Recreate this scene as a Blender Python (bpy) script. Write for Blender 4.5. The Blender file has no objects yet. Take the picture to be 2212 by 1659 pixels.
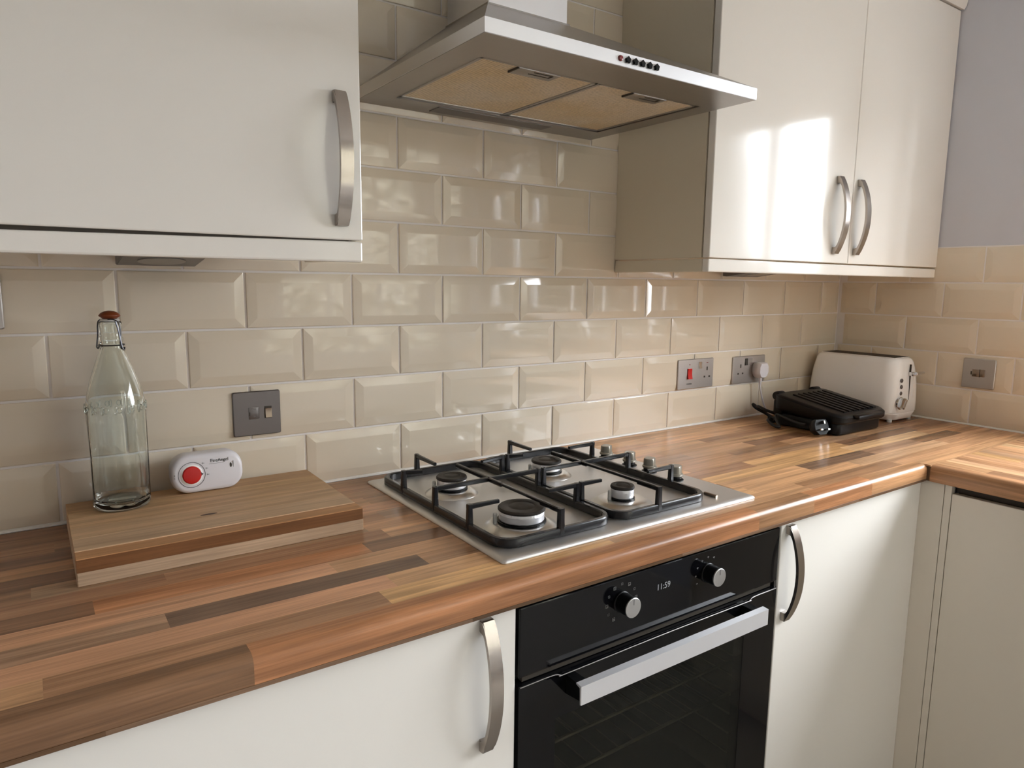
import bpy, bmesh, math, random
from mathutils import Vector, Matrix
import numpy as np
C = bpy.context.scene.collection
PI = math.pi
Z0 = 0.90            # worktop surface above the floor; all heights below are relative to it

# ------------------------------------------------------------------ camera, sky, light, exposure
F_PX, CAM = 1504.71, (-0.4278, -1.3203, 0.4007)
YAW, PITCH, ROLL = 0.6074, -0.1451, 0.0117
fw = Vector((math.sin(YAW)*math.cos(PITCH), math.cos(YAW)*math.cos(PITCH), math.sin(PITCH)))
rt = Vector((math.cos(YAW), -math.sin(YAW), 0)); up = rt.cross(fw)
r2 = math.cos(ROLL)*rt + math.sin(ROLL)*up; u2 = -math.sin(ROLL)*rt + math.cos(ROLL)*up
cd = bpy.data.cameras.new('camera'); cam = bpy.data.objects.new('camera', cd); C.objects.link(cam)
cd.sensor_width = 36; cd.lens = 36*F_PX/2212; cd.clip_start = .02
cam.matrix_world = Matrix(((r2.x, u2.x, -fw.x, CAM[0]), (r2.y, u2.y, -fw.y, CAM[1]),
                           (r2.z, u2.z, -fw.z, CAM[2]+Z0), (0, 0, 0, 1)))
sc = bpy.context.scene; sc.camera = cam
w = bpy.data.worlds.new('overcast_sky'); sc.world = w; w.use_nodes = True
bg = w.node_tree.nodes['Background']; bg.inputs[0].default_value = (0.90, 0.95, 1.0, 1); bg.inputs[1].default_value = 10.5
sl = bpy.data.lights.new('sun', 'SUN'); sl.energy = 17; sl.angle = .01; sl.color = (1, .96, .90)
so = bpy.data.objects.new('sun', sl); C.objects.link(so); so.rotation_euler = (math.radians(-28), math.radians(-30), 0)   # from over the house on to the garden
vs = sc.view_settings
vs.view_transform = 'Standard'; vs.look = 'None'; vs.gamma = 1; vs.exposure = 1.14; vs.use_curve_mapping = False
try:
    cy = sc.cycles
    cy.max_bounces = 12; cy.diffuse_bounces = 6; cy.glossy_bounces = 5; cy.transmission_bounces = 10; cy.transparent_max_bounces = 10
    cy.sample_clamp_indirect = 6.0; cy.caustics_reflective = False; cy.caustics_refractive = False; cy.use_denoising = True
except Exception:
    pass
XR, XL, YB, ZC, ZF = 1.8315, -2.20, -2.60, 1.50, -0.90     # right wall, left wall, rear wall, ceiling, floor
WY0, WY1, WZ0, WZ1 = -0.69, -2.05, 0.15, 1.02             # window opening in the right wall
RX0, RX1, RZ0, RZ1 = 0.62, 1.76, -0.05, 1.28                # glazed opening in the rear wall, faintly mirrored in the left cabinet door
WT = .10                                                  # thickness of the window wall
pl = bpy.data.lights.new('window_portal', 'AREA'); pl.shape = 'RECTANGLE'; pl.size = WY0-WY1; pl.size_y = WZ1-WZ0
pl.cycles.is_portal = True
po = bpy.data.objects.new('window_portal', pl); C.objects.link(po)
po.location = (XR+.11, (WY0+WY1)/2, Z0+(WZ0+WZ1)/2); po.rotation_euler = (PI/2, 0, PI/2)

pl2 = bpy.data.lights.new('patio_portal', 'AREA'); pl2.shape = 'RECTANGLE'; pl2.size = RX1-RX0; pl2.size_y = RZ1-RZ0
pl2.cycles.is_portal = True
po2 = bpy.data.objects.new('patio_portal', pl2); C.objects.link(po2)
po2.location = ((RX0+RX1)/2, YB-.11, Z0+(RZ0+RZ1)/2); po2.rotation_euler = (PI/2, 0, 0)
# ------------------------------------------------------------------ materials
def srgb(r, g, b):
    f = lambda c: (c/255/12.92) if c/255 <= .04045 else ((c/255+.055)/1.055)**2.4
    return (f(r), f(g), f(b), 1)
MATS = {}
def mat(name, col, rough=.5, metal=0, coat=0, spec=.5, trans=0, ior=1.45, emit=None, estr=0, aniso=0):
    m = bpy.data.materials.new(name); m.use_nodes = True
    b = m.node_tree.nodes['Principled BSDF']; I = b.inputs
    I['Base Color'].default_value = col; I['Roughness'].default_value = rough; I['Metallic'].default_value = metal
    I['Coat Weight'].default_value = coat; I['Coat Roughness'].default_value = .04
    I['Specular IOR Level'].default_value = spec; I['Transmission Weight'].default_value = trans; I['IOR'].default_value = ior
    I['Anisotropic'].default_value = aniso
    if emit: I['Emission Color'].default_value = emit; I['Emission Strength'].default_value = estr
    MATS[name] = m; return m
def nodes(m): return m.node_tree.nodes, m.node_tree.links, m.node_tree.nodes['Principled BSDF']
def N(nt, t, **k):
    n = nt.new(t)
    for a, v in k.items(): setattr(n, a, v)
    return n
def noise_rough(m, scale, lo, hi, stretch=(1, 1, 1), bump=0, bdist=.001):
    """brushed or slightly uneven gloss from a stretched noise, plus an optional fine relief"""
    nt, L, b = nodes(m)
    tc = N(nt, 'ShaderNodeTexCoord'); mp = N(nt, 'ShaderNodeMapping'); mp.inputs['Scale'].default_value = stretch
    no = N(nt, 'ShaderNodeTexNoise'); no.inputs['Scale'].default_value = scale; no.inputs['Detail'].default_value = 4
    mr = N(nt, 'ShaderNodeMapRange'); mr.inputs['To Min'].default_value = lo; mr.inputs['To Max'].default_value = hi
    L.new(tc.outputs['Object'], mp.inputs[0]); L.new(mp.outputs[0], no.inputs['Vector'])
    L.new(no.outputs[0], mr.inputs[0]); L.new(mr.outputs[0], b.inputs['Roughness'])
    if bump:
        bp = N(nt, 'ShaderNodeBump'); bp.inputs['Strength'].default_value = bump; bp.inputs['Distance'].default_value = bdist
        L.new(no.outputs[0], bp.inputs['Height']); L.new(bp.outputs[0], b.inputs['Normal'])
    return m
def wood(name, rough, ripple=.35, spec=.5):
    """timber: the stave's own colour comes from its object colour, grain runs along the stave's X"""
    m = mat(name, (1, 1, 1, 1), rough, spec=spec); nt, L, b = nodes(m)
    tc = N(nt, 'ShaderNodeTexCoord'); oi = N(nt, 'ShaderNodeObjectInfo')
    off = N(nt, 'ShaderNodeVectorMath', operation='SCALE'); off.inputs[0].default_value = (3.1, 7.7, 5.3)
    L.new(oi.outputs['Random'], off.inputs['Scale'])
    ad = N(nt, 'ShaderNodeVectorMath', operation='ADD'); L.new(tc.outputs['Object'], ad.inputs[0]); L.new(off.outputs[0], ad.inputs[1])
    def layer(sx, sy, sz, scale, det, dist):
        mp = N(nt, 'ShaderNodeMapping'); mp.inputs['Scale'].default_value = (sx, sy, sz); L.new(ad.outputs[0], mp.inputs[0])
        no = N(nt, 'ShaderNodeTexNoise'); no.inputs['Scale'].default_value = scale; no.inputs['Detail'].default_value = det
        no.inputs['Distortion'].default_value = dist; L.new(mp.outputs[0], no.inputs['Vector']); return no
    big = layer(1.5, 26, 26, 2.0, 4, .7); fine = layer(6, 260, 260, 1.6, 5, .2); blot = layer(5, 14, 14, 1.0, 2, .3)
    def mr(n, lo, hi, a=.25, bb=.75):
        x = N(nt, 'ShaderNodeMapRange'); x.inputs['From Min'].default_value = a; x.inputs['From Max'].default_value = bb
        x.inputs['To Min'].default_value = lo; x.inputs['To Max'].default_value = hi; L.new(n.outputs[0], x.inputs[0]); return x
    a1, a2, a3 = mr(big, 1-ripple, 1+ripple), mr(fine, .78, 1.2), mr(blot, .86, 1.14)
    m1 = N(nt, 'ShaderNodeMath', operation='MULTIPLY'); L.new(a1.outputs[0], m1.inputs[0]); L.new(a2.outputs[0], m1.inputs[1])
    m2 = N(nt, 'ShaderNodeMath', operation='MULTIPLY'); L.new(m1.outputs[0], m2.inputs[0]); L.new(a3.outputs[0], m2.inputs[1])
    sc_ = N(nt, 'ShaderNodeVectorMath', operation='SCALE'); L.new(oi.outputs['Color'], sc_.inputs[0]); L.new(m2.outputs[0], sc_.inputs['Scale'])
    L.new(sc_.outputs[0], b.inputs['Base Color'])
    return m
ivory = mat('ivory_gloss', (.86, .825, .77, 1), .1)
carc = mat('ivory_carcass', (.70, .63, .50, 1), .35)
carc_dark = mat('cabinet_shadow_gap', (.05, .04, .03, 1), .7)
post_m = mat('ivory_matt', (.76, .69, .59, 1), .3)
tile_m = noise_rough(mat('cream_glaze', (.735, .645, .515, 1), .06, coat=.4), 9, .05, .11, bump=.05, bdist=.002)
grout = noise_rough(mat('grout', (.82, .78, .76, 1), .8), 40, .7, .9, bump=.2)
seal = mat('white_sealant', (.82, .79, .74, 1), .4)
grey_paint = noise_rough(mat('grey_paint', (.585, .595, .65, 1), .6), 60, .5, .7, bump=.06)
cream_paint = mat('cream_paint', (.85, .825, .80, 1), .6)
white_paint = mat('white_paint', (.88, .875, .865, 1), .55)
floor_m = noise_rough(mat('floor_vinyl', (.50, .46, .41, 1), .4), 8, .3, .5)
upvc = mat('white_upvc', (.85, .86, .87, 1), .25)
wt_wood = wood('worktop_laminate', .27, .42)
brd_wood = wood('chopping_board_wood', .5, .22, .3)
core_m = mat('worktop_core', (.20, .11, .055, 1), .5)
steel = noise_rough(mat('brushed_steel_shaded', (.37, .35, .335, 1), .3, metal=1), 30, .24, .40, (1, 60, 60), bump=.03, bdist=.0006)  # hood steel for its dim faces, shade put into the darker colour
hob_steel = noise_rough(mat('hob_steel', (.70, .69, .68, 1), .4, metal=1), 30, .38, .52, (1, 50, 50), bump=.02, bdist=.0005)
steel_lit = noise_rough(mat('brushed_steel_lit', (.80, .80, .82, 1), .42, metal=1), 30, .38, .52, (1, 60, 60))  # same hood steel, window light put into the lighter colour
dish_steel = mat('burner_dish_steel', (.74, .73, .71, 1), .3, metal=1)
plate_steel = noise_rough(mat('switch_plate_steel', (.19, .175, .172, 1), .4, metal=1), 40, .34, .46, (1, 40, 40))
socket_steel_lit = noise_rough(mat('socket_steel_lit', (.52, .49, .47, 1), .4, metal=1), 40, .32, .46, (1, 40, 40))  # lighter copy of the plate steel, window glare put into its colour
handle_m = noise_rough(mat('satin_nickel', (.43, .385, .35, 1), .2, metal=1), 40, .14, .26, (40, 40, 3))
chrome = mat('chrome', (.75, .75, .76, 1), .1, metal=1)
alu = noise_rough(mat('brushed_aluminium', (.84, .84, .87, 1), .4, metal=.65), 30, .34, .48, (2, 60, 60))
enamel = mat('black_enamel', (.012, .012, .014, 1), .22)
cap_m = noise_rough(mat('burner_cap_enamel', (.028, .022, .018, 1), .5), 60, .4, .7, bump=.15)
black_glass = mat('black_glass', (.003, .003, .004, 1), .05, spec=.32)
black_pl = mat('black_plastic', (.0035, .0035, .004, 1), .36, spec=.25)
rubber = mat('black_rubber', (.015, .015, .015, 1), .55)
white_pl = mat('white_plastic', (.95, .94, .93, 1), .22, coat=.2)
white_lilac = mat('white_plastic_cool', (.76, .735, .77, 1), .3)
red_pl = mat('red_plastic', (.55, .015, .012, 1), .25)
dark_red = mat('dark_red_lens', (.22, .008, .015, 1), .12, coat=.5)
stop_m = mat('amber_rubber', (.20, .045, .012, 1), .4)
wire_m = mat('dark_wire', (.10, .10, .11, 1), .35, metal=1)
print_d = mat('dark_print', (.06, .06, .065, 1), .5)
print_g = mat('grey_print', (.22, .22, .22, 1), .5)
lcd = mat('lit_segments', (.05, .05, .05, 1), .5, emit=(.6, .62, .64, 1), estr=.16)
bronze = mat('socket_rocker', (.30, .24, .19, 1), .3, metal=1)
cav_m = mat('oven_cavity', (.15, .15, .12, 1), .45)
rack_m = mat('oven_rack_wire', (.55, .48, .40, 1), .3, metal=1)
knobtop = noise_rough(mat('turned_aluminium', (.62, .62, .62, 1), .35, metal=1), 20, .3, .45)
hobknob = mat('hob_knob_satin', (.34, .32, .27, 1), .35, metal=.6)
lamp_lens = mat('frosted_lens', (.25, .24, .22, 1), .3)
glass = mat('bottle_glass', (.93, .965, .94, 1), 0.0, trans=1, ior=1.5)
seal_w = mat('clear_washer', (.62, .62, .60, 1), .3)
leaf = noise_rough(mat('hedge_leaves', (.060, .059, .048, 1), .6), 8, .5, .8)
leaf_bounce = noise_rough(mat('bounce_hedge_leaves', (.165, .160, .130, 1), .6), 8, .5, .8)  # paler than the side hedge so it bounces more fill indoors
lawn = mat('pale_paving', (.13, .13, .125, 1), .9)
# smoked oven door glass: mirror-like coat over a mostly clear dark pane
og = mat('oven_door_glass', (.02, .02, .018, 1), .03); nt, L, b = nodes(og)
tr = N(nt, 'ShaderNodeBsdfTransparent'); tr.inputs[0].default_value = (.70, .70, .62, 1)
mx = N(nt, 'ShaderNodeMixShader'); mx.inputs[0].default_value = .62
L.new(b.outputs[0], mx.inputs[1]); L.new(tr.outputs[0], mx.inputs[2]); L.new(mx.outputs[0], nt['Material Output'].inputs[0])
# window pane: clear with a weak reflection
pg = mat('window_glass', (1, 1, 1, 1), 0); nt, L, b = nodes(pg)
tr = N(nt, 'ShaderNodeBsdfTransparent'); gl = N(nt, 'ShaderNodeBsdfGlossy'); gl.inputs['Roughness'].default_value = .0
lw = N(nt, 'ShaderNodeLayerWeight'); lw.inputs[0].default_value = .5; mx = N(nt, 'ShaderNodeMixShader')
pw = N(nt, 'ShaderNodeMath', operation='POWER'); pw.inputs[1].default_value = 5; L.new(lw.outputs['Facing'], pw.inputs[0])
fr = N(nt, 'ShaderNodeMapRange'); fr.inputs['To Min'].default_value = .04; fr.inputs['To Max'].default_value = .8; L.new(pw.outputs[0], fr.inputs[0])
L.new(fr.outputs[0], mx.inputs[0]); L.new(tr.outputs[0], mx.inputs[1]); L.new(gl.outputs[0], mx.inputs[2]); L.new(mx.outputs[0], nt['Material Output'].inputs[0])
# grease filter: expanded metal mesh with tan staining
fl = mat('grease_filter_mesh', (.5, .45, .36, 1), .5, metal=.3); nt, L, b = nodes(fl)
tc = N(nt, 'ShaderNodeTexCoord'); vo = N(nt, 'ShaderNodeTexVoronoi'); vo.inputs['Scale'].default_value = 170; vo.inputs['Randomness'].default_value = .15
no = N(nt, 'ShaderNodeTexNoise'); no.inputs['Scale'].default_value = 7; no.inputs['Detail'].default_value = 5
cr = N(nt, 'ShaderNodeValToRGB'); cr.color_ramp.elements[0].position = .35; cr.color_ramp.elements[0].color = (.60, .47, .29, 1)
cr.color_ramp.elements[1].position = .62; cr.color_ramp.elements[1].color = (.62, .54, .43, 1)
bp = N(nt, 'ShaderNodeBump'); bp.inputs['Strength'].default_value = .8; bp.inputs['Distance'].default_value = .0015
mr = N(nt, 'ShaderNodeMapRange'); mr.inputs['From Max'].default_value = .7; mr.inputs['To Min'].default_value = .45; mr.inputs['To Max'].default_value = 1.35
sm = N(nt, 'ShaderNodeVectorMath', operation='SCALE')
L.new(tc.outputs['Object'], vo.inputs['Vector']); L.new(tc.outputs['Object'], no.inputs['Vector']); L.new(no.outputs[0], cr.inputs[0])
L.new(vo.outputs['Distance'], mr.inputs[0]); L.new(cr.outputs[0], sm.inputs[0]); L.new(mr.outputs[0], sm.inputs['Scale'])
L.new(sm.outputs[0], b.inputs['Base Color']); L.new(vo.outputs['Distance'], bp.inputs['Height']); L.new(bp.outputs[0], b.inputs['Normal'])

# ------------------------------------------------------------------ helpers
def thing(name, label, cat, loc=(0, 0, 0), group=None):
    o = bpy.data.objects.new(name, None); C.objects.link(o); o.location = (loc[0], loc[1], loc[2]+Z0)
    o.empty_display_size = .05
    o['label'] = label; o['category'] = cat
    if group: o['group'] = group
    return o
def org(o):
    while o.parent: o = o.parent
    return Vector((o.location.x, o.location.y, o.location.z-Z0))
def link(name, me, parent=None, label=None, kind=None):
    o = bpy.data.objects.new(name, me); C.objects.link(o)
    if parent: o.parent = parent
    else: o.location = (0, 0, Z0)
    if label: o['label'] = label
    if kind: o['kind'] = kind
    return o
def obj(name, bm, m, parent=None, label=None, kind=None, smooth=27):
    """one mesh object; bm is in room coordinates, the mesh is stored relative to its thing's base"""
    bmesh.ops.recalc_face_normals(bm, faces=bm.faces)
    if parent: bmesh.ops.translate(bm, vec=-org(parent), verts=bm.verts)
    me = bpy.data.meshes.new(name); bm.to_mesh(me); bm.free()
    for mm in (m if isinstance(m, (list, tuple)) else [m]): me.materials.append(mm)
    if smooth:
        me.polygons.foreach_set('use_smooth', [True]*len(me.polygons)); me.set_sharp_from_angle(angle=math.radians(smooth))
    return link(name, me, parent, label, kind)
def B(): return bmesh.new()
def box(bm, x0, x1, y0, y1, z0, z1, bev=0, seg=2):
    r = bmesh.ops.create_cube(bm, size=1)['verts']
    for v in r: v.co = Vector(((x0+x1)/2+v.co.x*(x1-x0), (y0+y1)/2+v.co.y*(y1-y0), (z0+z1)/2+v.co.z*(z1-z0)))
    if bev:
        es = list({e for v in r for e in v.link_edges})
        bmesh.ops.bevel(bm, geom=es, offset=bev, segments=seg, affect='EDGES', profile=.5)
    return bm
def frame_at(d):
    d = Vector(d).normalized(); a = Vector((0, 0, 1)) if abs(d.z) < .9 else Vector((1, 0, 0))
    x = a.cross(d).normalized(); return x, d.cross(x), d
def lathe(bm, prof, c, axis=(0, 0, 1), n=32, cap=True, fn=None):
    """prof: (radius, height) from bottom to top; fn(angle,radius,height) may reshape the radius"""
    x, y, d = frame_at(axis); c = Vector(c); rings = []
    for r, h in prof:
        ring = []
        for i in range(n):
            a = 2*PI*i/n; rr = fn(a, r, h) if fn else r
            ring.append(bm.verts.new(c+d*h+(x*math.cos(a)+y*math.sin(a))*rr))
        rings.append(ring)
    for p, q in zip(rings, rings[1:]):
        for i in range(n): bm.faces.new((p[i], p[(i+1) % n], q[(i+1) % n], q[i]))
    if cap: bm.faces.new(rings[0][::-1]); bm.faces.new(rings[-1])
    return bm
def tube(bm, pts, r, n=8, closed=False):
    pts = [Vector(p) for p in pts]; rings = []; m = len(pts); prev = None
    for k, p in enumerate(pts):
        if closed: t = pts[(k+1) % m]-pts[k-1]
        else: t = pts[min(k+1, m-1)]-pts[max(k-1, 0)]
        t.normalize()
        if prev is None: x = frame_at(t)[0]
        else: x = (prev-t*prev.dot(t)).normalized()
        prev = x; y = t.cross(x)
        rings.append([bm.verts.new(p+(x*math.cos(2*PI*i/n)+y*math.sin(2*PI*i/n))*r) for i in range(n)])
    rg = list(zip(rings, rings[1:]))
    if closed: rg.append((rings[-1], rings[0]))
    for p, q in rg:
        for i in range(n): bm.faces.new((p[i], p[(i+1) % n], q[(i+1) % n], q[i]))
    if not closed: bm.faces.new(rings[0][::-1]); bm.faces.new(rings[-1])
    return bm
def spline(pts, k=8, floor=None):
    """Catmull-Rom through the points"""
    P = [Vector(p) for p in pts]; P = [P[0]*2-P[1]]+P+[P[-1]*2-P[-2]]; out = []
    for i in range(1, len(P)-2):
        for j in range(k):
            t = j/k; a, b_, c, d = P[i-1], P[i], P[i+1], P[i+2]
            out.append(.5*((2*b_)+(c-a)*t+(2*a-5*b_+4*c-d)*t*t+(3*b_-a-3*c+d)*t**3))
    out.append(P[-2])
    if floor:
        for p in out: p.z = max(p.z, floor)
    return out
def prism(bm, poly, lo, hi, plane='yz', bev=0):
    """polygon extruded along the axis left over: 'yz' along x, 'xz' along y, 'xy' along z"""
    mk = {'yz': lambda u, v, t: (t, u, v), 'xz': lambda u, v, t: (u, t, v), 'xy': lambda u, v, t: (u, v, t)}[plane]
    A = [bm.verts.new(mk(u, v, lo)) for u, v in poly]; D = [bm.verts.new(mk(u, v, hi)) for u, v in poly]; n = len(poly)
    fs = [bm.faces.new(A[::-1]), bm.faces.new(D)]
    for i in range(n): fs.append(bm.faces.new((A[i], A[(i+1) % n], D[(i+1) % n], D[i])))
    if bev:
        es = list({e for f in fs[:2] for e in f.edges}); bmesh.ops.bevel(bm, geom=es, offset=bev, segments=2, affect='EDGES')
    return bm
def rrect(x0, x1, y0, y1, r, k=5):
    out = []
    for cx, cy_, a0 in ((x1-r, y1-r, 0), (x0+r, y1-r, PI/2), (x0+r, y0+r, PI), (x1-r, y0+r, 1.5*PI)):
        for i in range(k+1): a = a0+PI/2*i/k; out.append((cx+r*math.cos(a), cy_+r*math.sin(a)))
    return out
def loft(bm, sections, cap=True):
    rings = [[bm.verts.new(p) for p in s] for s in sections]; n = len(rings[0])
    for p, q in zip(rings, rings[1:]):
        for i in range(n): bm.faces.new((p[i], p[(i+1) % n], q[(i+1) % n], q[i]))
    if cap: bm.faces.new(rings[0][::-1]); bm.faces.new(rings[-1])
    return bm
def bar(bm, p, q, wd, ht, wd2=None, ht2=None):
    """square-section bar from p to q (wd across, ht deep), may taper"""
    p, q = Vector(p), Vector(q); d = (q-p).normalized()
    s = Vector((0, 0, 1)).cross(d)
    s = Vector((1, 0, 0)) if s.length < .1 else s.normalized()
    t = d.cross(s)
    def sec(c, a, b_): return [c+s*a/2*i+t*b_/2*j for i, j in ((-.6, -1), (.6, -1), (1, -.6), (1, .6), (.6, 1), (-.6, 1), (-1, .6), (-1, -.6))]
    return loft(bm, [sec(p, wd, ht), sec(q, wd2 or wd, ht2 or ht)])
def text(name, s, size, m, parent, mw, extrude=.0002):
    cu = bpy.data.curves.new(name, 'FONT'); cu.body = s; cu.size = size; cu.extrude = extrude; cu.align_x = 'CENTER'; cu.align_y = 'CENTER'
    tmp = bpy.data.objects.new(name, cu); C.objects.link(tmp)
    bpy.context.view_layer.update()
    me = bpy.data.meshes.new_from_object(tmp.evaluated_get(bpy.context.evaluated_depsgraph_get())); me.name = name
    bpy.data.objects.remove(tmp); me.materials.clear(); me.materials.append(m)
    o = bpy.data.objects.new(name, me); C.objects.link(o); o.parent = parent
    mw = mw.copy(); mw.translation = mw.translation-org(parent); o.matrix_local = mw; return o
FRONT = Matrix(((1, 0, 0), (0, 0, -1), (0, 1, 0)))      # lettering on a face that looks towards -Y
def on_front(x, y, z, rot=0):
    m = (FRONT @ Matrix.Rotation(rot, 3, 'Z')).to_4x4(); m.translation = (x, y, z); return m

# ------------------------------------------------------------------ room shell
bm = B(); box(bm, XL, XR, YB, 0, ZF-.1, ZF); obj('floor', bm, floor_m, kind='structure', smooth=0)
bm = B(); box(bm, XL, XR, YB, 0, ZC, ZC+.1); obj('ceiling', bm, white_paint, kind='structure', smooth=0)
bm = B(); box(bm, XL-.1, XR+.16, 0, .12, ZF, ZC); wall_back = obj('wall_back', bm, grout, kind='structure', smooth=0)
bm = B(); box(bm, XL-.12, XL, YB, 0, ZF, ZC); obj('wall_left', bm, cream_paint, kind='structure', smooth=0)
bm = B(); 
for x0, x1, z0, z1 in ((XL-.1, RX0, ZF, ZC), (RX1, XR+WT, ZF, ZC), (RX0, RX1, ZF, RZ0), (RX0, RX1, RZ1, ZC)): box(bm, x0, x1, YB-.1, YB, z0, z1)
obj('wall_front', bm, cream_paint, kind='structure', smooth=0)
bm = B()
for y0, y1, z0, z1 in ((WY0, 0, ZF, ZC), (YB, WY1, ZF, ZC), (WY1, WY0, ZF, WZ0), (WY1, WY0, WZ1, ZC)):
    box(bm, XR, XR+WT, y0, y1, z0, z1)
wall_right = obj('wall_right', bm, grey_paint, kind='structure', smooth=0)
# window in the right wall: frame, three lights, panes, sill
bm = B()
for z in (WZ0+.02, WZ1-.025): box(bm, XR+.03, XR+.07, WY1, WY0, z-.022, z+.022, .006)
LY = (WY0, -.925, -1.36, WY1)
for i, y in enumerate(LY): box(bm, XR+.03, XR+.07, y-.022, y+.022, WZ0, WZ1, .006)
for y0, y1, z0, z1 in ((WY0-.004, WY0, WZ0, WZ1), (WY1, WY1+.004, WZ0, WZ1), (WY1, WY0, WZ1-.004, WZ1), (WY1, WY0, WZ0, WZ0+.003)): box(bm, XR+.0005, XR+.05, y0, y1, z0, z1)
win = obj('window_1', bm, upvc, kind='structure')
for i in range(3):
    a, b_ = LY[i]-.02, LY[i+1]+.02
    bm = B(); box(bm, XR+.048, XR+.052, b_, a, WZ0+.04, WZ1-.05); obj('window_pane', bm, pg, win, smooth=0)
bm = B(); box(bm, XR-.02, XR+.06, WY1-.02, WY0+.0, WZ0-.03, WZ0-.003, .004); obj('window_sill', bm, upvc, win)

# wide window in the rear wall
bm = B()
for z in (RZ0+.03, RZ1-.03): box(bm, RX0, RX1, YB-.07, YB-.03, z-.03, z+.03, .006)
LX = (RX0+.03, 1.19, RX1-.03)
for x in LX: box(bm, x-.03, x+.03, YB-.07, YB-.03, RZ0, RZ1, .006)
pat = obj('window_2', bm, upvc, kind='structure')
for a, b_ in zip(LX, LX[1:]):
    bm = B(); box(bm, a+.01, b_-.01, YB-.052, YB-.048, RZ0+.04, RZ1-.04); obj('window_pane', bm, pg, pat, smooth=0)
# bevelled wall tiles: one object per tile, recessed grout between
TW, TH, H0 = 0.203, 0.1034, 0.1040
GAP = .0041
rng = random.Random(4)
meshes = {}
def tile_mesh(wd, ht):
    key = (round(wd, 4), round(ht, 4))
    if key in meshes: return meshes[key]
    bm = B(); e = .0165; a, b_ = wd/2, ht/2
    ea, eb = min(e, a*.6), min(e, b_*.6)
    R = [[(-a, 0, -b_), (a, 0, -b_), (a, 0, b_), (-a, 0, b_)], [(-a, -.0016, -b_), (a, -.0016, -b_), (a, -.0016, b_), (-a, -.0016, b_)],
         [(-a+.0012, -.0022, -b_+.0012), (a-.0012, -.0022, -b_+.0012), (a-.0012, -.0022, b_-.0012), (-a+.0012, -.0022, b_-.0012)],
         [(-a+ea, -.0046, -b_+eb), (a-ea, -.0046, -b_+eb), (a-ea, -.0046, b_-eb), (-a+ea, -.0046, b_-eb)],
         [(-a+ea+.002, -.0048, -b_+eb+.002), (a-ea-.002, -.0048, -b_+eb+.002), (a-ea-.002, -.0048, b_-eb-.002), (-a+ea+.002, -.0048, b_-eb-.002)]]
    loft(bm, R); bmesh.ops.recalc_face_normals(bm, faces=bm.faces)
    me = bpy.data.meshes.new('tile'); bm.to_mesh(me); bm.free(); me.materials.append(tile_m)
    me.polygons.foreach_set('use_smooth', [True]*len(me.polygons)); me.set_sharp_from_angle(angle=math.radians(6))
    meshes[key] = me; return me
def row_z(k): return (0.003 if k == 0 else H0+(k-1)*TH, H0+k*TH)
def lay(parent, k, x0, x1, off, place):
    z0, z1 = row_z(k); n0 = math.floor((x0-off)/TW)-1
    for n in range(n0, n0+40):
        a, b_ = max(off+n*TW, x0), min(off+(n+1)*TW, x1)
        if b_-a < .02: continue
        o = link('tile', tile_mesh(b_-a-GAP, z1-z0-GAP), parent)
        place(o, (a+b_)/2, (z0+z1)/2)
def on_back(o, x, z):
    o.location = (x, -.0002, z); o.rotation_euler = (rng.gauss(0, .0022), 0, rng.gauss(0, .0022))
def on_right(o, d, z):
    o.location = (XR-.0002, -d, z); o.rotation_euler = (0, rng.gauss(0, .002), -PI/2+rng.gauss(0, .002))
for k in range(12):
    if k < 4: rng_x = (-.72, XR-.006)
    elif k == 4: rng_x = (-.72, XR-.006)
    else: rng_x = (-.11, .83)
    lay(wall_back, k, rng_x[0], rng_x[1], 0 if k % 2 == 0 else TW/2, on_back)
for k in range(5):
    lay(wall_right, k, .008, -WY0-.004 if k else -WY0-.004, .126 if k % 2 else .126+TW/2, on_right)
# grout bed under the right wall tiles and the white silicone line on the worktop
bm = B(); box(bm, XR-.0012, XR, WY0, -.0005, 0, H0+4*TH+.0015); obj('trim_1', bm, grout, kind='structure', smooth=0)
bm = B(); prism(bm, [(-.0001, .0), (-.0062, .0004), (-.0052, .0032), (-.0001, .0052)], -.72, XR-.006, 'yz'); obj('trim_2', bm, seal, kind='structure')
bm = B(); prism(bm, [(XR-.0001, .0), (XR-.0062, .0004), (XR-.0052, .0032), (XR-.0001, .0052)], -1.6, -.006, 'xz'); obj('trim_3', bm, seal, kind='structure')

# garden: side hedge known from reflections, rear hedge added for its light
bm = B(); box(bm, XR+.12, 18, -22, 12, ZF-.12, ZF-.1); box(bm, -16, XR+.12, -22, YB-.12, ZF-.12, ZF-.1); obj('ground', bm, lawn, kind='structure', smooth=0)
hr = random.Random(2)
def hedge(label, origin, along, length, height, dip=None, m=leaf):
    t = thing('garden_hedge', label, 'hedge', (origin[0], origin[1], ZF-.1))
    a = Vector((*along, 0)); n = a.cross(Vector((0, 0, 1)))
    bm = B(); bmesh.ops.create_grid(bm, x_segments=120, y_segments=30, size=1)
    for v in bm.verts:
        u, tt = v.co.x, v.co.y
        hh = dip[2] if dip and dip[0] < u*length/2 < dip[1] else height
        v.co = Vector((origin[0], origin[1], ZF-.1))+a*u*length/2+n*(hr.uniform(-.16, .16)-.2*tt)+Vector((0, 0, (tt+1)/2*hh+(tt+1)*(.06*math.sin(u*23)+.05*math.sin(u*51+1))+hr.uniform(-.05, .05)))
    obj('foliage', bm, m, t, kind='stuff', smooth=0)
hedge('tall hedge beyond the side window, seen only as a reflection', (6.5, -2.5), (0, 1), 14, 1.55, (-20, -1.95, 3.3))
hedge('tall pale hedge beyond the rear window, added unseen to even out its light', (-2, -6.5), (1, 0), 13, 7.5, None, leaf_bounce)  # unseen; height and tone set to block sky and bounce fill

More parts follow.
